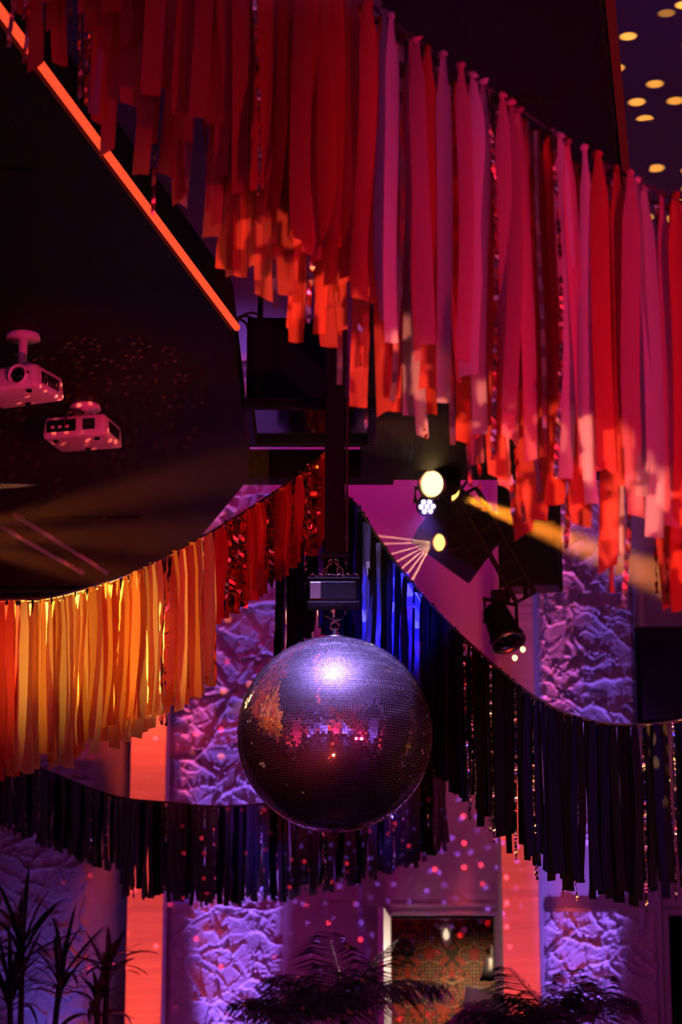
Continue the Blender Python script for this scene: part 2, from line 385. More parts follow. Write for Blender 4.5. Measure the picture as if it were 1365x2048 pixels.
def wallpaper():
    m = bpy.data.materials.new('damask_wallpaper'); m.use_nodes = True; nt = m.node_tree; N = nt.nodes; K = nt.links; p = N['Principled BSDF']
    p.inputs['Roughness'].default_value = 0.6
    tc = N.new('ShaderNodeTexCoord'); sx = N.new('ShaderNodeSeparateXYZ'); K.new(tc.outputs['Object'], sx.inputs[0])
    def mth(op, a, b=None, c=None):
        n = N.new('ShaderNodeMath'); n.operation = op
        for i, q in enumerate((a, b, c)):
            if q is None: continue
            if isinstance(q, (int, float)): n.inputs[i].default_value = q
            else: K.new(q, n.inputs[i])
        return n.outputs[0]
    u = mth('PINGPONG', sx.outputs[0], 0.155); v = mth('FLOORED_MODULO', sx.outputs[2], 0.62)
    cb = N.new('ShaderNodeCombineXYZ'); K.new(u, cb.inputs[0]); K.new(v, cb.inputs[1])
    def noise(scale, seed, dist):
        n = N.new('ShaderNodeTexNoise'); n.noise_dimensions = '4D'; n.inputs['Scale'].default_value = scale; n.inputs['W'].default_value = seed
        n.inputs['Detail'].default_value = 0; n.inputs['Distortion'].default_value = dist; K.new(cb.outputs[0], n.inputs['Vector']); return n.outputs['Fac']
    n1, n2, n3 = noise(11, 1.3, 1.0), noise(10, 5.1, 1.2), noise(7, 8.2, 0.4)
    ringa = mth('LESS_THAN', mth('ABSOLUTE', mth('SUBTRACT', n1, 0.5)), 0.045)
    blob = mth('GREATER_THAN', n2, 0.60)
    line = mth('LESS_THAN', mth('ABSOLUTE', mth('SUBTRACT', n3, 0.52)), 0.022)
    vo = N.new('ShaderNodeTexVoronoi'); vo.inputs['Scale'].default_value = 42; vo.inputs['Randomness'].default_value = 0.1; K.new(cb.outputs[0], vo.inputs['Vector'])
    dot = mth('MULTIPLY', mth('LESS_THAN', vo.outputs['Distance'], 0.33), mth('GREATER_THAN', n1, 0.58))
    col = None
    def over(base, fac, c):
        mx = N.new('ShaderNodeMix'); mx.data_type = 'RGBA'; K.new(fac, mx.inputs[0])
        if isinstance(base, tuple): mx.inputs[6].default_value = (*base, 1)
        else: K.new(base, mx.inputs[6])
        mx.inputs[7].default_value = (*c, 1); return mx.outputs[2]
    col = over((0.03, 0.016, 0.008), dot, (0.35, 0.17, 0.07)); col = over(col, line, (0.36, 0.20, 0.08))
    col = over(col, ringa, (0.38, 0.045, 0.012)); col = over(col, blob, (0.36, 0.012, 0.008)); K.new(col, p.inputs['Base Color']); return m
wp = MB().box(*box3(DX0 - 0.9, DX1 + 0.3, YB, YB + 0.1, 0, 3.9)).build('wall_alcove', wallpaper()); wp['kind'] = 'structure'
al = MB(); al.box(*box3(DX0 - 0.95, DX0 - 0.9, YW + 0.2, YB, 0, 3.9)); al.box(*box3(DX1 + 0.3, DX1 + 0.35, YW + 0.2, YB, 0, 3.9)); al.box(*box3(DX0 - 0.95, DX1 + 0.35, YW + 0.2, YB + 0.1, 3.9, 3.95))
struct('trim_3', al, M['blackwood'])
struct('trim_4', MB().box(*box3(EX0 - 0.2, EX1 + 0.4, YB, YB + 0.1, 0, 3.9)), M['blackwood'])
al2 = MB(); al2.box(*box3(EX0 - 0.25, EX0 - 0.2, YW + 0.2, YB, 0, 3.9)); al2.box(*box3(EX0 - 0.25, EX1 + 0.4, YW + 0.2, YB + 0.1, 3.9, 3.95)); struct('trim_5', al2, M['blackwood'])

# glass wall lantern hanging in the doorway
lc = at(893, 1868, YW + 0.9)
ln = empty('pendant_lamp', lc, label='small glass pendant lamp with a pale cap hanging in the wallpapered doorway', cat='lamp')
MB().lathe([(0.012, 0.075), (0.048, 0.07), (0.058, 0.045), (0.06, 0.035)], 20).build('lamp_cap', M['frame'], ln, True)
MB().lathe([(0.056, 0.034), (0.046, -0.03), (0.034, -0.09), (0.031, -0.09), (0.043, -0.03), (0.053, 0.034)], 20, caps=False).build('glass_shade', M['glass'], ln, True)
MB().lathe([(0.004, 0.035), (0.018, 0.01), (0.02, -0.02), (0.004, -0.045)], 12).build('bulb', glow('bulb', (1.0, 0.75, 0.5), 1.6), ln, True)
MB().lathe([(0.035, 0.115), (0.04, 0.10), (0.04, 0.095), (0.012, 0.09), (0.012, 0.07)], 16).build('ceiling_rose', M['frame'], ln, True)
MB().tube([(0, 0, 0.11), (0, 0, 3.9 - lc.z)], 0.005, 6).build('lamp_cable', M['black'], ln)
spot('room_lamp', (at(968, 1900, 16.2).x, 16.3, 3.0), at(955, 2000, YB - 0.5), 34, (1.0, 0.62, 0.34), 120, 0.8, 0.05)
spot('door_leaf_fill', (DX1 + 0.12, YW + 0.62, 2.9), (DX0 - 0.03, YW - 0.35, 2.65), 60, (1.0, 0.72, 0.55), 60, 0.8, 0.05)  # added fill without a fixture, aimed at the door leaf
# table with a lamp silhouette and a pale cushion
ct = at(965, 2010, YW + 0.7)
cu = empty('cushion', ct, (0, 0.12, 0), label='pale cloth cushion standing at the lower right of the wallpapered doorway', cat='cushion')
def cushion_mesh(wd, ht, th, n=14):
    V, F = [], []
    for s in (-1, 1):
        o = len(V)
        for i in range(n + 1):
            for j in range(n + 1):
                a, b = i / n * 2 - 1, j / n * 2 - 1
                pz = (1 - a ** 4) * (1 - b ** 4)
                V.append((a * wd / 2 * (1 - 0.08 * b * b * (1 - abs(a))), s * th / 2 * pz ** 0.6 + 0.004 * math.sin(9 * a + 5 * b), b * ht / 2 * (1 - 0.08 * a * a * (1 - abs(b)))))
        for i in range(n):
            for j in range(n):
                q = [o + i * (n + 1) + j, o + (i + 1) * (n + 1) + j, o + (i + 1) * (n + 1) + j + 1, o + i * (n + 1) + j + 1]
                F.append(q if s < 0 else q[::-1])
    return MB().add(V, F)
cushion_mesh(0.24, 0.22, 0.12).build('cover', M['cushion'], cu, True)
pipe = MB(); pp = [(math.copysign(min(1, abs(math.cos(t)) ** 0.3), math.cos(t)) * 0.118, 0, math.copysign(min(1, abs(math.sin(t)) ** 0.3), math.sin(t)) * 0.108) for t in [2 * PI * k / 32 for k in range(33)]]
pipe.tube(pp, 0.005, 6).build('piping', M['frame'], cu)
sh = empty('bench', (ct.x, ct.y, 0), label='dark bench shelf under the pale cushion inside the doorway', cat='bench')
MB().box((0, 0, ct.z - 0.14), (0.5, 0.34, 0.04), bev=0.005).build('seat', M['blackwood'], sh)
for sx in (-0.22, 0.22):
    MB().box((sx, 0, (ct.z - 0.16) / 2), (0.04, 0.3, ct.z - 0.16), bev=0.004).build('leg', M['blackwood'], sh)
dl = at(985, 1935, YW + 0.95)
dlr = empty('wall_lamp', dl, label='black bell-shaped lamp shade at the right jamb of the wallpapered doorway', cat='lamp')
MB().lathe([(0.035, 0.075), (0.05, 0.05), (0.062, -0.02), (0.09, -0.085), (0.086, -0.085), (0.058, -0.02), (0.046, 0.05)], 20).build('lamp_shade', M['blackp'], dlr, True)
MB().tube([(0, 0, 0.07), (0, 0, 0.14), (0, YB - dl.y, 0.16)], 0.008, 8).build('arm', M['black'], dlr)

# dark picture on the far wall at right
pc = at(1345, 1352, YW - 0.03)
tv = empty('wall_screen', (pc.x + 0.02, YW - 0.035, pc.z), label='large dark framed screen on the far wall right of the rough plaster bay', cat='screen')
wd, ht = 0.56, at(0, 1256, YW).z - at(0, 1450, YW).z
MB().box((0, 0, 0), (wd, 0.05, ht), bev=0.006).build('casing', M['blackp'], tv)
MB().box((0, -0.027, 0), (wd - 0.05, 0.006, ht - 0.05), bev=0.002).build('glass_panel', M['screen'], tv)
tv.location.x = at(1272, 1350, YW).x + wd / 2

# ------------------------------------------------------------------ mirror ball
BC, BR = at(670, 1468, 9.77), 0.3985
ball = empty('disco_ball', BC, label='large mirror-tiled disco ball hanging at the centre of the hall', cat='disco ball')
core = MB(); core.lathe([(max(0.0005, BR * 0.992 * math.sin(PI * k / 48)), -BR * 0.992 * math.cos(PI * k / 48)) for k in range(49)], 96)
core.build('core', M['core'], ball, True)
def tiles():
    rg = np.random.default_rng(5); rows = 112; V, F = [], []; g = 0.11
    dth = PI / rows
    for i in range(rows):
        th = (i + 0.5) * dth; n = max(3, int(round(2 * PI * math.sin(th) / dth))); dp = 2 * PI / n; ph0 = rg.uniform(0, dp)
        for k in range(n):
            ph = ph0 + k * dp
            nr = Vector((math.sin(th) * math.cos(ph), math.sin(th) * math.sin(ph), math.cos(th)))
            e = Vector((-math.sin(ph), math.cos(ph), 0)); q = nr.cross(e)
            j1, j2 = rg.normal(0, 0.02, 2); hw = 0.5 * dp * math.sin(th) * BR * (1 - g * 1.2); hh = 0.5 * dth * BR * (1 - g * 1.2)
            c = nr * (BR + 0.0008); b = len(V)
            for s, t in ((-1, -1), (1, -1), (1, 1), (-1, 1)):
                V.append(tuple(c + e * hw * s + q * hh * t + nr * (hw * s * j1 + hh * t * j2)))
            F.append((b, b + 3, b + 2, b + 1))
    return MB().add(V, F)
tl = tiles().build('mirror_tiles', M['mirror'], ball); tl['kind'] = 'stuff'
MB().lathe([(0.001, BR + 0.012), (0.03, BR + 0.011), (0.05, BR + 0.004), (0.055, BR - 0.004)], 24).build('top_cap', M['steel'], ball, True)
MB().tube([(0, 0, BR), (0, 0, BR + 0.04)], 0.010, 10).build('hanging_eye', M['steel'], ball)
MB().tube([(0.018 * math.cos(t), 0, BR + 0.052 + 0.018 * math.sin(t)) for t in [2 * PI * k / 16 for k in range(17)]], 0.0045, 8).build('ring', M['steel'], ball, True)
MB().tube([(0, 0, -BR), (0, 0, -BR - 0.012)], [0.012, 0.004], 10).build('bottom_stud', M['steel'], ball)

# motor with its shaft, hooks and safety chain
mt = Vector((BC.x - 0.005, BC.y, at(672, 1188, 9.77).z))
mo = empty('ball_motor', mt, label='black rotator motor on chains directly above the disco ball', cat='motor')
MB().box((0, 0, 0), (0.19, 0.13, 0.085), bev=0.008).build('housing', M['blackp'], mo)
MB().box((-0.075, -0.066, 0), (0.045, 0.006, 0.07), bev=0.002).build('side_plate', M['steel'], mo)
MB().box((0, 0, 0.052), (0.215, 0.14, 0.008), bev=0.002).build('mounting_plate', M['black'], mo)
MB().box((0, 0, -0.05), (0.215, 0.14, 0.008), bev=0.002).build('base_plate', M['black'], mo)
MB().lathe([(0.012, -0.055), (0.012, -0.075), (0.008, -0.08), (0.008, -0.11)], 12).build('shaft', M['steel'], mo, True)
MB().tube([(0.0, 0.0, -0.11), (-0.012, 0, -0.122), (-0.012, 0, -0.14), (0, 0, -0.152), (0.012, 0, -0.14), (0.012, 0, -0.125)], 0.0042, 8).build('shackle', M['steel'], mo, True)
MB().tube([(0.045, -0.01, -0.055), (0.05, -0.012, -0.085), (0.032, -0.012, -0.11), (0.008, -0.01, -0.115), (-0.035, -0.012, -0.095)], 0.003, 6).build('safety_wire', M['steel'], mo, True)
def chain(mb, a, b, link=0.022, r=0.0028):
    a, b = Vector(a), Vector(b); n = max(2, int((b - a).length / (link * 0.8))); t = (b - a).normalized()
    u = t.cross(Vector((0, 1, 0))).normalized(); v = t.cross(u)
    for i in range(n):
        c = a.lerp(b, (i + 0.5) / n); s = u if i % 2 else v
        mb.tube([c + t * (link * 0.62 * math.cos(q)) + s * (link * 0.32 * math.sin(q)) for q in [2 * PI * k / 10 for k in range(11)]], r, 5)
    return mb
ptop = (0.0, 0, at(670, 1112, 9.77).z - mt.z)
for e in ((-0.06, 0, 0.056), (0.055, 0, 0.056)):
    chain(MB(), ptop, e).build('chain', M['steel'], mo, True)
wr = [(-0.1 + 0.2 * k / 20 + 0.006 * math.sin(k * 2.3), -0.05 - 0.012 * math.sin(k * 1.7), 0.062 + 0.012 * abs(math.sin(k * 1.1))) for k in range(21)]
MB().tube(wr, 0.0035, 6).build('cable', M['steel'], mo, True)
# post that carries it
pz = at(670, 1118, 9.77).z
po = empty('drop_post', (BC.x, BC.y, pz), label='black ceiling post that carries the ball motor', cat='post')
MB().box((0, 0, (ZC - pz) / 2), (0.085, 0.06, ZC - pz), bev=0.006).build('post', M['black'], po)
MB().box((0, 0, 0.006), (0.12, 0.09, 0.012), bev=0.003).build('foot_plate', M['black'], po)
MB().box((0, 0, ZC - pz - 0.01), (0.2, 0.2, 0.02), bev=0.003).build('ceiling_plate', M['black'], po)
MB().tube([(0.05, -0.035, 0.02), (0.052, -0.036, 0.6), (0.047, -0.035, 1.2), (0.05, -0.035, ZC - pz)], 0.006, 6).build('power_cable', M['cord'], po)

# ------------------------------------------------------------------ streamer garlands
def strip_mesh(rg, wdt, L, seg=14, sway=0.03, twist=0.5, bulge=0.25, top=0.35, slant=0.0):
    """a paper streamer hanging from the origin: bunched at the knot, opening into a soft trough"""
    V, F = [], []; f1, p1, p2, p3 = rg.uniform(0.5, 1.3), rg.uniform(0, 6.3), rg.uniform(0, 6.3), rg.uniform(0, 6.3); tw = rg.uniform(-twist, twist); bg = rg.choice((-1, 1)) * rg.uniform(0.3, 1) * bulge
    for i in range(seg + 1):
        t = i / seg; k = min(1, t / 0.16); ww = wdt * (top + (1 - top) * k * k * (3 - 2 * k))
        a = tw * t + 0.12 * math.sin(2 * PI * f1 * t + p3); cx = sway * t * math.sin(2 * PI * f1 * t * 0.6 + p1); cy = sway * 0.7 * t * math.sin(2 * PI * f1 * t * 0.8 + p2)
        ee = max(0, (t - 0.8) / 0.2)
        cy += rg.uniform(-1, 1) * 0.0 + ee * ee * sway * math.sin(p3)
        for s in (-1, 0, 1):
            x = s * ww / 2; y = (0 if s else bg * ww * (1 + (1 - k)))
            V.append((cx + x * math.cos(a) - y * math.sin(a), cy + x * math.sin(a) + y * math.cos(a), -t * L + (slant * s * wdt if i == seg else 0)))
    for i in range(seg):
        for s in (0, 1): b = i * 3 + s; F.append((b, b + 1, b + 4, b + 3))
    return MB().add(V, F)

def foil_mesh(rg, wdt, L, seg=40, crinkle=0.6, sway=0.01):
    """a thin metallic streamer, creased along its length"""
    V, F = [], []; p1 = rg.uniform(0, 6.3); a = rg.uniform(-0.5, 0.5)
    for i in range(seg + 1):
        t = i / seg; a += rg.uniform(-crinkle, crinkle); a *= 0.93
        c = Vector((sway * math.sin(3 * t + p1) * t + rg.uniform(-1, 1) * wdt * 0.12, sway * math.cos(4 * t + p1) * t + rg.uniform(-1, 1) * wdt * 0.25, -t * L + rg.uniform(-.2, .2) * L / seg))
        d = Vector((math.cos(a), math.sin(a), 0)) * wdt / 2; V += [c - d, c + d]
    for i in range(seg): b = 2 * i; F.append((b, b + 1, b + 3, b + 2))
    return MB().add(V, F)

def knot_mesh(rg, r):
    bm = bmesh.new(); bmesh.ops.create_icosphere(bm, subdivisions=1, radius=r)
    for v in bm.verts: v.co = Vector((v.co.x * 1.25, v.co.y * 0.9, v.co.z * 0.8)) * rg.uniform(0.65, 1.3)
    bm.verts.index_update(); m = MB().add([v.co for v in bm.verts], [[v.index for v in f.verts] for f in bm.faces]); bm.free(); return m

def garland(name, ctrl, label, step, kinds, seed, jit=0.02, cord=0.006, knots=0.0, lenfun=None, cordmat=None, rotj=0.35, group=None):
    """ctrl: points of the cord; kinds: list of (weight, material, part name, [meshes]) or a function of the position 0..1"""
    rg = random.Random(seed); path = catmull(ctrl, 12)
    root = empty(name, path[len(path) // 2], label=label, cat='garland', group=group); o = root.location.copy()
    MB().tube([p - o for p in path], cord, 6).build('cord', cordmat or M['cord'], root)
    pts = resample(path, step); n = len(pts)
    for i, p in enumerate(pts):
        s = i / max(1, n - 1); ks = kinds(s) if callable(kinds) else kinds
        wts = [k[0] for k in ks]; k = rg.choices(ks, wts)[0]
        L = lenfun(s) if lenfun else 1.0
        q = p - o + Vector((rg.uniform(-1, 1) * step * 0.35, rg.uniform(-jit, jit), -cord * 0.5))
        ob = mk(k[2], rg.choice(k[3]), root, q, (rg.uniform(-.02, .02), rg.uniform(-.015, .015), rg.uniform(-rotj, rotj) + (PI if rg.random() < .5 else 0)), (rg.uniform(.85, 1.15), 1, L * k[1] * rg.uniform(0.9, 1.06)))
        if knots and k[2] == 'streamer':
            kn = mk('knot', rg.choice(KNOT[k[4]]), ob, (0, 0, 0.004), (rg.uniform(0, 3), rg.uniform(-.4, .4), rg.uniform(0, 3)), (1, 1, 1 / max(.3, L * k[1])))
    return root

def variants(fn, m, n, seed, smooth=True):
    rg = random.Random(seed); return [fn(rg).mesh('streamer', m, smooth) for _ in range(n)]

PW = paper('tissue_white', (0.74, 0.56, 0.62)); PR = paper('tissue_red', (0.60, 0.09, 0.06)); PO = paper('tissue_orange', (0.64, 0.075, 0.04)); PK = paper('tissue_pink', (0.75, 0.25, 0.30))
FR = mat('foil_copper', (0.95, 0.42, 0.25), 0.22, 1.0)
sf = lambda rg: strip_mesh(rg, rg.uniform(0.038, 0.056), 1.0, 16, 0.020, 0.35, 0.22, 0.32, rg.uniform(-.25, .25))
KNOT = {}
VW, VR, VO, VK = (variants(sf, m, 7, s) for s, m in ((1, PW), (2, PR), (3, PO), (4, PK)))
for key, m in (('w', PW), ('r', PR), ('o', PO), ('k', PK)):
    rg = random.Random(9); KNOT[key] = [knot_mesh(rg, 0.017).mesh('knot', m, True) for _ in range(4)]
VF = variants(lambda rg: foil_mesh(rg, rg.uniform(0.009, 0.015), 1.0, 80, 0.9, 0.03), FR, 6, 5, False) + variants(lambda rg: foil_mesh(rg, rg.uniform(0.012, 0.02), 1.0, 24, 0.12, 0.02), FR, 4, 6, False)

FY = 6.6
front_px = [(-60, -830), (90, -655), (250, -500), (400, -335), (560, -165), (730, -2), (820, 70), (920, 138), (1030, 212), (1110, 266), (1200, 322), (1290, 369), (1362, 404), (1450, 445), (1560, 485)]
fctrl = [at(x, y, FY) for x, y in front_px]
def fkinds_back(s):
    if s < 0.60: return [(5, 1.0, 'streamer', VR, 'r'), (3, 1.0, 'streamer', VO, 'o'), (1, 1.0, 'streamer', VK, 'k'), (3.6, 1.03, 'foil_streamer', VF)]
    return [(3, 1.0, 'streamer', VR, 'r'), (3, 1.0, 'streamer', VK, 'k'), (2.5, 1.0, 'streamer', VW, 'w'), (2, 1.0, 'streamer', VO, 'o'), (3.6, 1.03, 'foil_streamer', VF)]
def fkinds_front(s):
    if s < 0.58: return [(5, .86, 'streamer', VR, 'r'), (3, .84, 'streamer', VO, 'o'), (1.6, 0.95, 'foil_streamer', VF)]
    return [(2.5, .9, 'streamer', VR, 'r'), (2.5, .88, 'streamer', VK, 'k'), (4, .9, 'streamer', VW, 'w'), (1.8, .95, 'foil_streamer', VF)]
garland('streamer_garland', fctrl, 'big front garland of knotted red and pink paper streamers, its nearer layer', 0.037, fkinds_front, 31, 0.03, 0.006, 1, lambda s: 1.16 if s > .5 else 1.17)
garland('streamer_garland', [p + Vector((0.01, 0.10, 0.0)) for p in fctrl], 'longer rear layer of the big red garland, lit hems showing below the nearer layer', 0.034, fkinds_back, 32, 0.03, 0.006, 1, lambda s: 1.22 if s > .5 else 1.23)

# amber to red garland at left
TY = paper('tissue_yellow', (0.95, 0.64, 0.22), 0.72); TO = paper('tissue_amber', (0.92, 0.40, 0.08), 0.6); TR = paper('tissue_scarlet', (0.80, 0.07, 0.04), 0.5)
FG = mat('foil_gold', (1.0, 0.62, 0.22), 0.2, 1.0); FS = mat('foil_scarlet', (0.95, 0.14, 0.06), 0.22, 1.0)
so = lambda rg: strip_mesh(rg, rg.uniform(0.036, 0.052), 1.0, 12, 0.016, 0.4, 0.18, 0.5, rg.uniform(-.2, .2))
WY, WO, WR = (variants(so, m, 6, s) for s, m in ((11, TY), (12, TO), (13, TR)))
WG = variants(lambda rg: foil_mesh(rg, rg.uniform(0.010, 0.02), 1.0, 30, 0.7, 0.01), FG, 5, 14, False)
WS = variants(lambda rg: foil_mesh(rg, rg.uniform(0.014, 0.03), 1.0, 26, 0.6, 0.012), FS, 6, 15, False)
oct_ = [at(x, y, Y) for x, y, Y in ((-120, 1196, 8.9), (0, 1200, 9.0), (90, 1196, 9.1), (180, 1174, 9.25), (270, 1143, 9.4), (360, 1098, 9.6), (440, 1054, 9.85), (520, 1004, 10.15), (590, 955, 10.45), (650, 905, 10.7))]
def okinds(s):
    if s < 0.12: return [(5, 1.0, 'streamer', WR), (3, 1.0, 'streamer', WO), (1, 1, 'foil_streamer', WG)]
    if s < 0.56: return [(5, 1.0, 'streamer', WY), (4, 0.98, 'streamer', WO), (1.2, 1, 'foil_streamer', WG)]
    return [(4, 1.0, 'streamer', WR), (4, 1.0, 'foil_streamer', WS), (0.5, 1.0, 'foil_streamer', WG)]
olen = lambda s: 0.66 if s < 0.56 else 0.40 + 0.0 * s
for lay, (dy, st, sd) in enumerate(((0.0, 0.030, 41), (0.06, 0.032, 42))):
    garland('streamer_garland', [p + Vector((0, dy, -0.004 * lay)) for p in oct_],
            ('amber garland turning scarlet toward the ball, glowing with light at left, front layer', 'rear layer of the amber and scarlet garland, right against the front layer')[lay],
            st, okinds, sd, 0.02, 0.005, 0, lambda s, l=lay: olen(s) * (1.0, 0.95)[l], M['steel'] if lay == 0 else None)

# navy garland at right
TN = paper('tissue_navy', (0.006, 0.006, 0.022), 0.15); TK = paper('tissue_black', (0.006, 0.005, 0.008), 0.1); FB = mat('foil_blue', (0.08, 0.09, 0.75), 0.3, 0.6)
FI = mat('foil_silver', (0.9, 0.85, 0.9), 0.24, 1.0)
sn = lambda rg: strip_mesh(rg, rg.uniform(0.030, 0.044), 1.0, 10, 0.012, 0.35, 0.2, 0.6, rg.uniform(-.2, .2))
NN, NK = (variants(sn, m, 6, s) for s, m in ((21, TN), (22, TK)))
NB = variants(lambda rg: foil_mesh(rg, rg.uniform(0.018, 0.034), 1.0, 12, 0.25, 0.008), FB, 6, 23, False)
NI = variants(lambda rg: foil_mesh(rg, rg.uniform(0.009, 0.015), 1.0, 90, 1.3, 0.012), FI, 8, 24, False)
nct = [at(x, y, Y) for x, y, Y in ((560, 1030, 11.0), (640, 975, 11.0), (704, 1000, 10.9), (760, 1080, 10.75), (820, 1160, 10.55), (900, 1248, 10.3), (980, 1322, 10.1), (1060, 1386, 9.95), (1130, 1425, 9.85), (1210, 1446, 9.8), (1300, 1448, 9.75), (1380, 1436, 9.7), (1480, 1410, 9.65))]
def nkinds(s):
    if s < 0.42: return [(3, 1.0, 'streamer', NN), (2, 1, 'streamer', NK), (4, 1.0, 'foil_streamer', NB), (1, 1.02, 'foil_streamer', NI)]
    return [(4, 1.0, 'streamer', NN), (5, 1.0, 'streamer', NK), (3.6, 1.03, 'foil_streamer', NI)]
for lay, (dy, st, sd) in enumerate(((0.0, 0.030, 51), (0.05, 0.034, 52))):
    garland('streamer_garland', [p + Vector((0, dy, 0)) for p in nct],
            ('navy and black garland with tinsel strands, sagging right of the disco ball, front layer', 'rear layer of the navy and black tinsel garland, right against its front layer')[lay],
            st, nkinds, sd, 0.012, 0.005, 0, lambda s: 0.70)

# dim grey garland far behind the ball
TG = paper('tissue_grey', (0.11, 0.095, 0.12), 0.4)
GG = variants(lambda rg: strip_mesh(rg, rg.uniform(0.020, 0.032), 1.0, 8, 0.012, 0.35, 0.2, 0.7, rg.uniform(-.2, .2)), TG, 8, 61)
GK = variants(sn, TK, 4, 62); GI = variants(lambda rg: foil_mesh(rg, 0.012, 1.0, 40, 1.2, 0.01), FI, 4, 63, False)
gct = [at(x, y, 13.4) for x, y in ((-90, 1470), (0, 1505), (110, 1548), (230, 1592), (330, 1604), (440, 1612), (560, 1603), (700, 1578), (800, 1545), (890, 1505))]
for lay, (dy, st, sd) in enumerate(((0.0, 0.019, 71), (0.05, 0.022, 72))):
    garland('streamer_garland', [p + Vector((0, dy, 0)) for p in gct],
            ('dim grey garland slung low along the far wall behind the disco ball, front layer', 'rear layer of the dim grey garland along the far wall')[lay],
            st, [(8, 1, 'streamer', GG), (1.5, 1, 'streamer', GK), (1, 1, 'foil_streamer', GI)], sd, 0.012, 0.005, 0, lambda s: 0.40 if s < 0.36 else 0.52)

# ------------------------------------------------------------------ stage gear
def stage_light(name, loc, aim, r, depth, lens_m, label, watt=0, col=(1, 1, 1), deg=10, top=None, cells=0, blend=0.4, extra=None, group=None, soft=0.03):
    loc = Vector(loc); d = (Vector(aim) - loc).normalized(); t = empty(name, loc, label=label, cat='stage light', group=group)
    q = d.to_track_quat('Y', 'Z').to_euler()
    MB().lathe([(r * 0.55, -depth), (r * 0.8, -depth * 0.9), (r * 0.95, -depth * 0.35), (r * 1.02, -0.02), (r * 1.12, -0.015), (r * 1.12, 0.02), (r * 1.0, 0.022), (r * 0.98, 0.0)], 28, 'Y').build('head', M['black'], t, True, rot=q)
    if cells:
        for k in range(cells):
            a = 2 * PI * k / (cells - 1); rr = 0 if k == cells - 1 else r * 0.62
            MB().lathe([(r * 0.27, 0.004), (r * 0.24, 0.014), (r * 0.12, 0.022), (0.001, 0.024)], 14, 'Y', (rr * math.cos(a), 0, rr * math.sin(a))).build('lens', lens_m, t, True, rot=q)
    else:
        MB().lathe([(r * 0.97, 0.004), (r * 0.8, 0.018), (r * 0.4, 0.03), (0.001, 0.034)], 28, 'Y').build('lens', lens_m, t, True, rot=q)
        MB().lathe([(r * 1.13, 0.010), (r * 1.13, 0.026), (r * 0.98, 0.028), (r * 0.98, 0.012)], 28, 'Y').build('bezel', M['steel'], t, True, rot=q)
    hw = r * 1.35; s = Vector((d.y, -d.x, 0)).normalized() if abs(d.z) < .95 else Vector((1, 0, 0))
    back = -d * depth * 0.45
    yk = MB().tube([back + s * r * 0.9, back + s * hw, back + s * hw + Vector((0, 0, r * 1.5)), back - s * hw + Vector((0, 0, r * 1.5)), back - s * hw, back - s * r * 0.9], 0.012, 8)
    yk.build('yoke', M['black'], t)
    tz = (top - loc.z) if top else r * 1.5 + 0.2
    MB().box(back + Vector((0, 0, r * 1.5 + 0.03)), (r * 1.2, r * 1.0, 0.06), bev=0.006).build('base', M['black'], t)
    if tz > r * 1.5 + 0.06: MB().tube([back + Vector((0, 0, r * 1.5 + 0.06)), back + Vector((0, 0, tz))], 0.007, 6).build('clamp_pipe', M['black'], t)
    if watt:
        spot('lamp', loc + d * 0.045, aim, watt, col, deg, blend, soft)
    return t

YG = 11.9
g_warm = glow('lens_warm', (1.0, 0.62, 0.25), 3.2); g_vio = glow('lens_violet', (0.62, 0.50, 1.0), 2.6); g_amb = glow('lens_amber', (1.0, 0.45, 0.08), 4.0)
p1 = at(868, 968, YG); stage_light('stage_light', p1, p1 + Vector((-0.62, -1, -0.25)), 0.072, 0.20, g_warm, 'large round stage light with a warm white lens, uppermost right of the post', 1.5, (1, .7, .4), 60, ZP)
p2 = at(855, 1012, YG + 0.12); stage_light('stage_light', p2, p2 + Vector((-0.12, -0.75, -0.65)), 0.05, 0.12, g_vio, 'multi-cell LED stage light glowing white violet under the warm lamp', 30, VIO, 40, ZP, 7)
p3 = at(884, 1085, YG + 0.05); stage_light('stage_light', p3, p3 + Vector((-0.75, -0.8, -0.2)), 0.046, 0.13, g_amb, 'small amber beam light throwing a fan of rays toward the ball', 5, AMB, 60, ZP)
# the fan of rays
for k, (ax, ay) in enumerate(((700, 1065), (705, 1090), (725, 1125), (745, 1150), (765, 1170), (785, 1185), (806, 1196))):
    spot('beam', p3 + Vector((-0.05, -0.05, -0.012)), at(ax, ay, YG + 0.05 - 0.03 * k), 7500, (1.0, 0.40, 0.22), 3.0, 0.5, 0.004)
# broad amber shaft to the right
p4 = at(905, 984, 12.27); stage_light('stage_light', p4, at(1180, 1098, 12.0), 0.05, 0.16, g_amb, 'stage light behind the warm lamp whose amber shaft slants right', 0, AMB, 14, ZC)
spot('shaft', p4 + (at(1180, 1098, 12.0) - p4).normalized() * 0.05, at(1180, 1098, 12.0), 6500, (1.0, 0.25, 0.02), 10, 0.6, 0.03)
# moving head hanging low with two small lit points
p5 = at(1015, 1280, 12.55); mh = stage_light('moving_head', p5, p5 + Vector((0.20, -0.25, -0.6)), 0.085, 0.22, M['screen'], 'black moving head hanging lowest, in front of the right red pillar', 0, top=ZC)
for px, py in ((1030, 1316), (1046, 1299)):
    l = at(px, py, 12.42); MB().lathe([(0.016, 0), (0.012, 0.01), (0.001, 0.014)], 12, 'Y', c=(0, 0, 0)).build('pilot_lamp', g_warm, mh, True, loc=l - p5, rot=(PI, 0, 0.6))

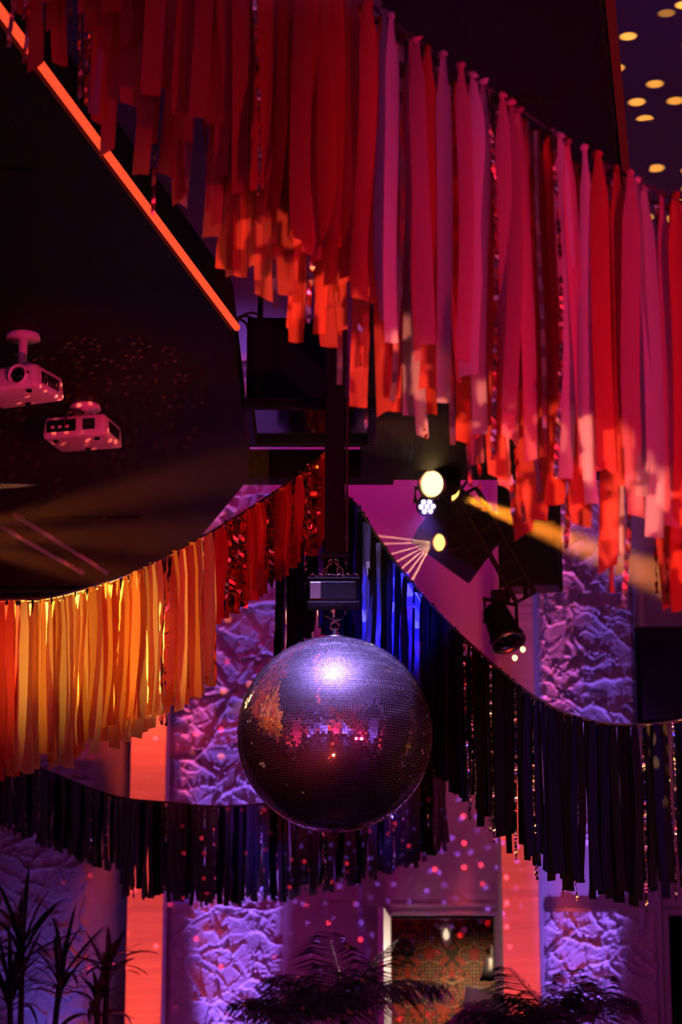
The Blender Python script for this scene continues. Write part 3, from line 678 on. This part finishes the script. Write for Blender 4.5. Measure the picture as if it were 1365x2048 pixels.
# hung loudspeakers
def speaker(name, c, dim, rot, label, top):
    t = empty(name, c, rot, label=label, cat='speaker'); x, y, z = dim
    MB().box((0, 0, 0), dim, bev=0.012).build('cabinet', M['black'], t)
    MB().box((0, -y / 2 - 0.004, 0.0), (x * 0.9, 0.012, z * 0.92), bev=0.004).build('grille', M['grille'], t)
    MB().box((0, -y / 2 - 0.012, -z * 0.38), (x * 0.16, 0.008, z * 0.05), bev=0.002).build('badge', M['blackp'], t)
    for s in (-1, 1):
        MB().tube([(s * x * 0.35, 0, z / 2 - 0.01), (s * x * 0.35, 0, top - c[2])], 0.008, 6).build('hanging_rod', M['black'], t, rot=(0, 0, 0))
    return t
s1 = at(1062, 1078, 12.8); speaker('hung_speaker', s1, (0.31, 0.34, 0.56), (0.10, 0, -0.18), 'black hung speaker with a bluish front beside the rough plaster bay', ZC)
s2 = at(922, 1066, 12.9); speaker('hung_speaker', s2, (0.40, 0.3, 0.34), (0, 0.62, 0.1), 'black tilted hung speaker behind the amber beam light', ZC)
s3 = at(578, 742, 10.95); hs3 = speaker('hung_speaker', s3, (0.40, 0.34, 0.42), (0.0, 0, 0.05), 'black hung speaker with cable loops on top, beside the end of the red LED line', ZC)
for k in range(3):
    b = at(490 + 14 * k, 668 - 3 * k, 10.85) - s3
    MB().tube([b + Vector((-0.04 + 0.05 * math.cos(q) * (1 + .2 * k), 0.01 * k, 0.02 + 0.05 * math.sin(q) * (1 + .25 * k))) for q in [PI * j / 12 for j in range(13)]], 0.006, 6).build('cable', M['cord'], hs3)

# flat black panel frame hung in front of the beam
f0 = at(620, 850, 10.2); FZ = 4.74
fx0, fx1, fy0, fy1 = -0.42, 0.16, 9.95, 10.55
fp = empty('light_panel', ((fx0 + fx1) / 2, (fy0 + fy1) / 2, FZ), label='flat black framed panel hung level under the ceiling left of the post', cat='panel')
wx, wy = (fx1 - fx0) / 2, (fy1 - fy0) / 2
MB().box((0, 0, 0.03), (wx * 2 - 0.06, wy * 2 - 0.06, 0.02)).build('panel_face', M['screen'], fp)
for s in (-1, 1):
    MB().box((0, s * (wy - 0.02), 0.015), (wx * 2, 0.04, 0.05), bev=0.008).build('frame_rail', M['blackp'], fp)
    MB().box((s * (wx - 0.02), 0, 0.015), (0.04, wy * 2 - 0.08, 0.05), bev=0.008).build('frame_rail', M['blackp'], fp)
    for r_ in (-1, 1): MB().tube([(s * wx * 0.8, r_ * wy * 0.8, 0.03), (s * wx * 0.8, r_ * wy * 0.8, ZC - FZ)], 0.004, 5).build('hanging_wire', M['black'], fp)
# beam and rail beneath the upper ceiling
zb0, zb1 = at(600, 958, 12.05).z, at(600, 900, 12.05).z
bm_ = empty('ceiling_beam', (-0.6, 12.1, zb0), label='black beam crossing under the ceiling between the left panel and the post', cat='beam')
MB().box((0, 0, (zb1 - zb0) / 2), (1.75, 0.14, zb1 - zb0), bev=0.006).build('beam', M['blackwood'], bm_)
for sx in (-0.75, 0.0, 0.8): MB().tube([(sx, 0, zb1 - zb0), (sx, 0, ZC - zb0)], 0.012, 6).build('hanging_rod', M['black'], bm_)
zr = at(600, 888, 11.6).z
MB().tube([(-0.4, -0.5, zr - zb0), (1.0, -0.5, zr - zb0)], 0.010, 8).build('rail', M['black'], bm_)
for sx in (-0.3, 0.9): MB().tube([(sx, -0.5, zr - zb0), (sx, -0.03, zr - zb0 + 0.01)], 0.008, 6).build('rail_arm', M['black'], bm_)

# diagonal lighting truss under the right panel
t0, t1 = at(935, 985, 12.35), at(1052, 1195, 12.45)
tr = empty('lighting_truss', t0, label='black ladder truss slanting down under the right ceiling panel', cat='truss')
dv = t1 - t0; sd_ = dv.cross(Vector((0, 1, 0.2))).normalized() * 0.055
for s in (-1, 1): MB().tube([sd_ * s, dv + sd_ * s], 0.014, 8).build('chord', M['black'], tr)
for k in range(7):
    a = dv * (k / 6.0); MB().tube([a - sd_, a + sd_], 0.009, 6).build('rung', M['black'], tr)
MB().tube([(0, 0, 0), (0, 0, ZP - t0.z)], 0.014, 6).build('hanging_rod', M['black'], tr)
MB().tube([dv, dv + Vector((0, 0, ZC - t1.z))], 0.014, 6).build('hanging_rod', M['black'], tr)

# projectors
def projector(c, yaw, front, label):
    t = empty('projector', c, (0, 0, yaw), label=label, cat='projector')
    MB().box((0, 0, 0), (0.31, 0.25, 0.105), taper=0.94, bev=0.018).build('body', M['white'], t, True)
    y = -0.126
    if front:
        MB().lathe([(0.047, 0.02), (0.047, -0.008), (0.036, -0.008), (0.034, 0.006)], 28, 'Y', (0.07, y, 0.004)).build('lens_ring', M['white'], t, True)
        MB().lathe([(0.033, 0.004), (0.03, -0.004), (0.015, -0.009), (0.001, -0.010)], 24, 'Y', (0.07, y, 0.004)).build('lens', M['screen'], t, True)
        MB().lathe([(0.006, 0.004), (0.006, -0.004), (0.001, -0.005)], 10, 'Y', (0.118, y, 0.008)).build('sensor', M['blackp'], t, True)
    else:
        MB().box((-0.06, y, 0.002), (0.14, 0.008, 0.055), bev=0.002).build('port_panel', M['blackp'], t)
        MB().box((0.075, y, 0.002), (0.055, 0.008, 0.05), bev=0.002).build('vent', M['grille'], t)
        for k in range(3): MB().box((-0.1 + 0.035 * k, y - 0.004, -0.004), (0.018, 0.008, 0.014), bev=0.001).build('socket', M['white'], t)
        MB().tube([(-0.04, y, 0), (-0.035, y - 0.03, 0.01), (-0.02, y - 0.02, 0.06), (0.0, 0, 0.1)], 0.006, 6).build('cable', M['cord'], t)
    for k in range(6): MB().box((0.152, -0.06 + 0.024 * k, 0.0), (0.008, 0.014, 0.05), bev=0.001).build('side_vent', M['grille'], t)
    for sx, sy in ((-.1, -.08), (.1, -.08), (0, .08)): MB().lathe([(0.012, -0.062), (0.012, -0.05)], 10, 'Z', (sx, sy, 0)).build('foot', M['blackp'], t)
    h = ZP - c[2]
    MB().box((0, 0.02, 0.062), (0.12, 0.1, 0.018), bev=0.004).build('bracket', M['white'], t)
    MB().tube([(0, 0.02, 0.06), (0, 0.02, h)], 0.02, 10).build('pole', M['white'], t, True)
    MB().lathe([(0.075, h - 0.02), (0.07, h - 0.006), (0.07, h)], 20, 'Z', (0, 0.02, 0)).build('ceiling_plate', M['white'], t, True)
    for sx in (-1, 1): MB().tube([(sx * 0.10, 0.02, 0.06), (sx * 0.03, 0.02, 0.10)], 0.010, 6).build('arm', M['white'], t)
    return t
projector(at(38, 772, 9.75), math.radians(-24), True, 'white ceiling projector with its round lens facing the hall, nearer the left edge')
projector(at(166, 866, 10.75), math.radians(-14), False, 'white ceiling projector seen from its socket side, speckled with red light dots')

# two cable trays under the left panel
for k, (q0, q1) in enumerate((((30, 1035), (215, 1150)), ((-10, 1052), (165, 1150)))):
    r0, r1 = onp(*q0, H=ZP - CAM_Z - 0.03), onp(*q1, H=ZP - CAM_Z - 0.03)
    t = empty('ceiling_rail', (r0.x, r0.y, ZP), label=('slim pale rail under the left ceiling panel, nearer the middle of the hall', 'slim pale rail under the left ceiling panel, nearer the left side')[k], cat='rail')
    dd = Vector((r1.x - r0.x, r1.y - r0.y, 0)); MB().tube([(0, 0, -0.015), dd + Vector((0, 0, -0.015))], 0.014, 6).build('rail', M['white'], t)
    for s in (0.1, 0.5, 0.9): MB().box(dd * s + Vector((0, 0, -0.006)), (0.03, 0.03, 0.014), bev=0.002).build('clip', M['black'], t)

# ------------------------------------------------------------------ plants
def frond_mesh(rg, L, droop, n=26, leaf=0.30, wdt=0.012):
    mb = MB(); pts = []
    for i in range(13):
        t = i / 12; pts.append(Vector((L * (math.sin(t * 1.15) * 0.75) + droop * 0.25 * t * t, 0, L * (t * 0.95) - droop * L * t * t * 0.85)))
    mb.tube(pts, [0.008 * (1 - 0.85 * i / 12) for i in range(13)], 5)
    for i in range(2, n):
        t = i / n; p = pts[int(t * 12)].lerp(pts[min(12, int(t * 12) + 1)], t * 12 % 1); tg = (pts[min(12, int(t * 12) + 1)] - pts[int(t * 12)]).normalized()
        up = tg.cross(Vector((0, 1, 0))).normalized(); ll = leaf * math.sin(PI * (0.12 + 0.84 * t)) ** 0.7
        for s in (-1, 1):
            d = (tg * 0.75 + Vector((0, s, 0)) * 0.8 - up * 0.1 + Vector((0, 0, -0.25 + rg.uniform(-.15, .15)))).normalized(); mid = p + d * ll * 0.5; tip = p + d * ll + Vector((0, 0, -ll * 0.25))
            wv = tg * wdt / 2
            mb.add([p - wv * .5, p + wv * .5, mid + wv, tip, mid - wv, mid + Vector((0, 0, -0.004))], [(0, 1, 2, 5), (0, 5, 4), (5, 2, 3), (5, 3, 4)])
    return mb
def pot(t, r=0.2, h=0.36):
    MB().lathe([(r * 0.75, 0), (r, h * 0.95), (r * 1.06, h), (r * 0.95, h), (r * 0.92, h * 0.9)], 24).build('pot', M['pot'], t, True)
    MB().lathe([(0.001, h * 0.9), (r * 0.92, h * 0.9)], 24, caps=False).build('soil', M['soil'], t)
def palm(px, py, Y, nf, L, label, seed, lean=0.0, m='leaf'):
    rg = random.Random(seed); c = at(px, py, Y); t = empty('potted_palm', (c.x, c.y, 0), label=label, cat='plant', group=None); pot(t)
    MB().tube([(0, 0, 0.3), (0.02, 0.01, c.z * 0.5), (0, 0, c.z)], [0.05, 0.035, 0.028], 8).build('trunk', M['bark'], t, True)
    ms = [frond_mesh(rg, L * rg.uniform(.8, 1.15), rg.uniform(.25, .8)).mesh('frond', M[m]) for _ in range(5)]
    for k in range(nf):
        mk('frond', rg.choice(ms), t, (0, 0, c.z - rg.uniform(0, .12)), (0, rg.uniform(-.15, .35), 2 * PI * k / nf + rg.uniform(-.3, .3)), [rg.uniform(.75, 1.1)] * 3)
    return t
def leaf_mesh(rg, L, wd):
    mb = MB(); V, F = [], []; n = 7; b = rg.uniform(.1, 0.75)
    for i in range(n + 1):
        t = i / n; ww = wd * math.sin(PI * min(1, 0.10 + 0.9 * t)) ** 0.6 if t < 1 else 0.001
        c = Vector((L * t * 0.8, 0, L * (t * 0.65 - b * t * t)))
        V += [c + Vector((0, -ww / 2, .004)), c, c + Vector((0, ww / 2, .004))]
    for i in range(n):
        for s in (0, 1): q = i * 3 + s; F.append((q, q + 1, q + 4, q + 3))
    return mb.add(V, F)
def dracaena(heads, base, Y, label, seed, m='leaf', nl=20, L=0.42, wd=0.028):
    rg = random.Random(seed); b = at(base, 2048, Y); t = empty('potted_dracaena', (b.x, b.y, 0), label=label, cat='plant'); pot(t)
    ms = [leaf_mesh(rg, L * rg.uniform(.75, 1.2), wd).mesh('leaf', M[m], True) for _ in range(6)]
    for px, py in heads:
        c = at(px, py, Y) - t.location
        MB().tube([(0, 0, 0.3), (c.x * 0.5, 0, c.z * 0.55), tuple(c)], [0.03, 0.022, 0.016], 7).build('stem', M['bark'], t, True)
        for k in range(nl):
            mk('leaf', rg.choice(ms), t, c - Vector((0, 0, rg.uniform(0, .1))), (rg.uniform(-.3, .3), rg.uniform(-1.0, .35), k * 2.4 + rg.uniform(-.2, .2)), [rg.uniform(.8, 1.1)] * 3)
    return t
dracaena([(45, 1890), (120, 1960), (20, 1990)], 50, 13.9, 'dark dracaena with sword leaves in front of the blue light at far left', 81, nl=24, L=0.5)
dracaena([(215, 1930), (195, 2010)], 205, 14.2, 'dracaena with reddish leaves just left of the left red pillar', 82, 'leafred', 20, 0.34, 0.04)
palm(600, 2030, 13.8, 12, 0.42, 'dark feathery palm below the disco ball, left of the wallpapered doorway', 83)
palm(690, 1985, 14.0, 12, 0.46, 'dark feathery palm whose fronds overlap the white door jamb', 84)
palm(1035, 2050, 14.0, 13, 0.36, 'dark palm standing before the right red pillar', 85)
palm(1130, 2050, 14.1, 12, 0.48, 'palm with fine fronds lit violet before the lower rough plaster bay', 86)

# ------------------------------------------------------------------ the hall behind the camera, its lit panels and pillars added for the mirror ball to reflect
for k, (x, e) in enumerate(((-3.3, 1300), (0.0, 800), (3.3, 1300))):
    struct('wall_front_panel', MB().box(*box3(x - 1.0, x + 1.0, Y0, Y0 + 0.06, 0.2, 4.4), bev=0.02), M['plaster'])
    spot('front_uplight', (x, Y0 + 0.9, 0.3), (x, Y0, 2.2), e * 1.4, VIO if k != 1 else REDP, 70, 0.6, 0.06)
for x in (-1.65, 1.65):
    struct('pillar_front', MB().box(*box3(x - 0.2, x + 0.2, Y0, Y0 + 0.3, 0, ZC), bev=0.008), M['pillar'])
    spot('front_pillar_light', (x, Y0 + 1.1, 0.2), (x, Y0 + 0.2, 2.4), 1300, RED, 30, 0.7, 0.05)
for s_, side in ((-1, 'left'), (1, 'right')):
    for k, y in enumerate((-3.4, 0.6, 4.6)):
        struct('wall_%s_panel' % side, MB().box(*box3(min(s_ * 4.94, s_ * 5), max(s_ * 4.94, s_ * 5), y - 1.1, y + 1.1, 0.2, 4.4), bev=0.02), M['plaster'])
        spot('side_uplight', (s_ * 4.15, y, 0.3), (s_ * 5.0, y, 2.2), 560, REDP if (k + (s_ > 0)) % 3 == 2 else VIO, 62, 0.6, 0.06)
        struct('pillar_%s' % side, MB().box(*box3(min(s_ * 4.75, s_ * 5), max(s_ * 4.75, s_ * 5), y + 1.75, y + 2.15, 0, ZC), bev=0.008), M['pillar'])
        spot('side_pillar_light', (s_ * 3.95, y + 1.95, 0.2), (s_ * 4.8, y + 1.95, 2.0), 420, RED, 26, 0.7, 0.05)

# ------------------------------------------------------------------ haze and effect lights
def haze(label, x0, x1, y0, y1, z0, z1, dens):
    hz = MB().box(*box3(x0, x1, y0, y1, z0, z1)).build('haze', None); hz['kind'] = 'stuff'; hz['label'] = label
    hm = bpy.data.materials.new('haze'); hm.use_nodes = True; nt = hm.node_tree; nt.nodes.remove(nt.nodes['Principled BSDF'])
    vs = nt.nodes.new('ShaderNodeVolumeScatter'); vs.inputs['Density'].default_value = dens; vs.inputs['Anisotropy'].default_value = 0.2
    nt.links.new(vs.outputs[0], nt.nodes['Material Output'].inputs['Volume']); hz.data.materials.append(hm)
haze('stage haze drifting around the beam lights right of the post', -0.05, 2.2, 11.62, 12.3, 4.1, 4.97, 0.10)
haze('stage haze under the left ceiling panel behind the amber garland', -2.4, -0.35, 10.9, 11.72, 3.7, 4.95, 0.05)
c = at(-130, 1075, 11.3)
for px, py in ((200, 1000), (210, 1075), (200, 1150)):
    spot('haze_beam', c, at(px, py, 11.25), 650, (1.0, 0.18, 0.03), 13, 0.9, 0.03)

# warm wash behind the amber garland, and broken light on the front hems
for (px, py), w_ in (((182, 1262), 1), ((292, 1335), 0)):
    c = at(px, py, 10.3 + 0.1 * w_); stage_light('stage_light', c, c + Vector((0.02, -1, -0.11)), 0.07, 0.2, g_warm, ('warm stage light glowing through the amber garland, lower right one of two', 'warm stage light glowing through the amber garland, upper left one of two')[w_], 620, (1.0, 0.62, 0.22), 38, at(182, 1262, 10.4).z + 0.19, blend=0.9)
bz = at(182, 1262, 10.4).z + 0.17
lb = empty('lighting_bar', (X0 + 0.01, 10.43, bz), label='black lighting bar from the left wall, hidden behind the amber garland', cat='bar')
MB().tube([(0, 0, 0.02), (at(310, 1300, 10.43).x - X0, 0, 0.02)], 0.02, 8).build('pipe', M['black'], lb)
MB().box((0.01, 0, 0.02), (0.02, 0.12, 0.12), bev=0.003).build('wall_plate', M['black'], lb)
spot('amber_front', (-2.6, 6.0, 2.0), at(215, 1270, 9.2), 1100, (1.0, 0.60, 0.18), 12, 0.9, 0.1)
spot('red_on_garland', (-0.2, 7.0, 1.5), at(480, 1140, 10.0), 160, (1.0, 0.07, 0.03), 22, 0.8, 0.1)
for k, (px, py) in enumerate(((470, 560), (620, 690), (790, 810), (960, 915), (1140, 1015), (1320, 1130))):
    o = spot('hem_light', (-0.6 + 0.1 * k, 2.0, 0.9), at(px, py, 6.65), 2600, (1.0, 0.28, 0.16), 4.6 if k < 4 else 6, 0.25, 0.006); light_pattern(o.data, 'patch', 95, keep=0.36, low=0.05, seed=3 + k)  # row of unseen spots; patches stand in for streamers shading one another
for loc, col, e in (((3.2, 4.5, 1.0), RED, 300), ((-1.6, 5.0, 2.2), AMB, 140), ((2.2, 6.2, 6.0), BLUE, 160), ((0.6, 3.0, 0.8), (1, .15, .05), 160)):
    spot('tinsel_light', loc, at(1200, 1560, 9.9), e * 3, col, 15, 0.5, 0.02)  # small coloured spots added so the tinsel has something to glint from
spot('blue_on_navy', (0.7, 7.4, 4.5), at(795, 1240, 10.6), 900, BLUE, 11, 0.8, 0.05)
# light dots: added spots standing in for the ball's reflected specks
o = spot('dots_red', (0.3, 9.0, 2.0), at(620, 1750, YW), 9000, (1.0, 0.03, 0.06), 27, 0.3, 0.004); light_pattern(o.data, 'dots', 40, 0.12, 0.5)
o = spot('dots_violet', (0.1, 9.2, 2.0), at(760, 1720, YW), 1500, (0.35, 0.10, 1.0), 20, 0.6, 0.004); light_pattern(o.data, 'dots', 60, 0.2, 0.9, 2.0)
o = spot('dots_yellow', (1.6, 8.6, 1.5), at(1300, 180, 11.2), 6000, (1.0, 0.42, 0.05), 30, 0.3, 0.004); light_pattern(o.data, 'dots', 34, 0.3, 0.55, 4.0)
o = spot('dots_projector', (-0.25, 8.0, 3.95), at(160, 875, 10.6), 2200, (1.0, 0.10, 0.05), 26, 0.3, 0.004); light_pattern(o.data, 'dots', 62, 0.26, 0.6, 6.0)
o = spot('dots_amber', (0.2, 9.2, 2.6), at(500, 1250, YW), 3000, (1.0, 0.16, 0.04), 16, 0.3, 0.004); light_pattern(o.data, 'dots', 34, 0.15, 0.55, 8.0)
o = spot('dots_ball', (-1.15, 10.9, 5.3), BC + Vector((0, 0, 0.45)), 900, (1.0, 0.40, 0.05), 20, 0.4, 0.004); light_pattern(o.data, 'dots', 44, 0.3, 0.6, 9.0)
spot('projector_wash', (-0.1, 7.4, 3.3), at(100, 815, 10.2), 170, REDP, 26, 0.8, 0.05)
spot('plant_blue', at(90, 2048, 14.9) - Vector((0, 0, 0.5)), at(100, 1930, YW), 13, (0.16, 0.12, 1.0), 50, 0.8, 0.05)
spot('coffer_wash_right', (2.6, 9.0, 5.4), (1.9, 11.5, ZC), 3, (0.5, 0.08, 1.0), 120, 0.9, 0.1)  # added dim violet fill for the right coffer, no fixture there
spot('coffer_wash', (-0.1, 6.2, 5.15), (-0.2, 9.5, ZC), 18, VIO, 110, 0.9, 0.1)
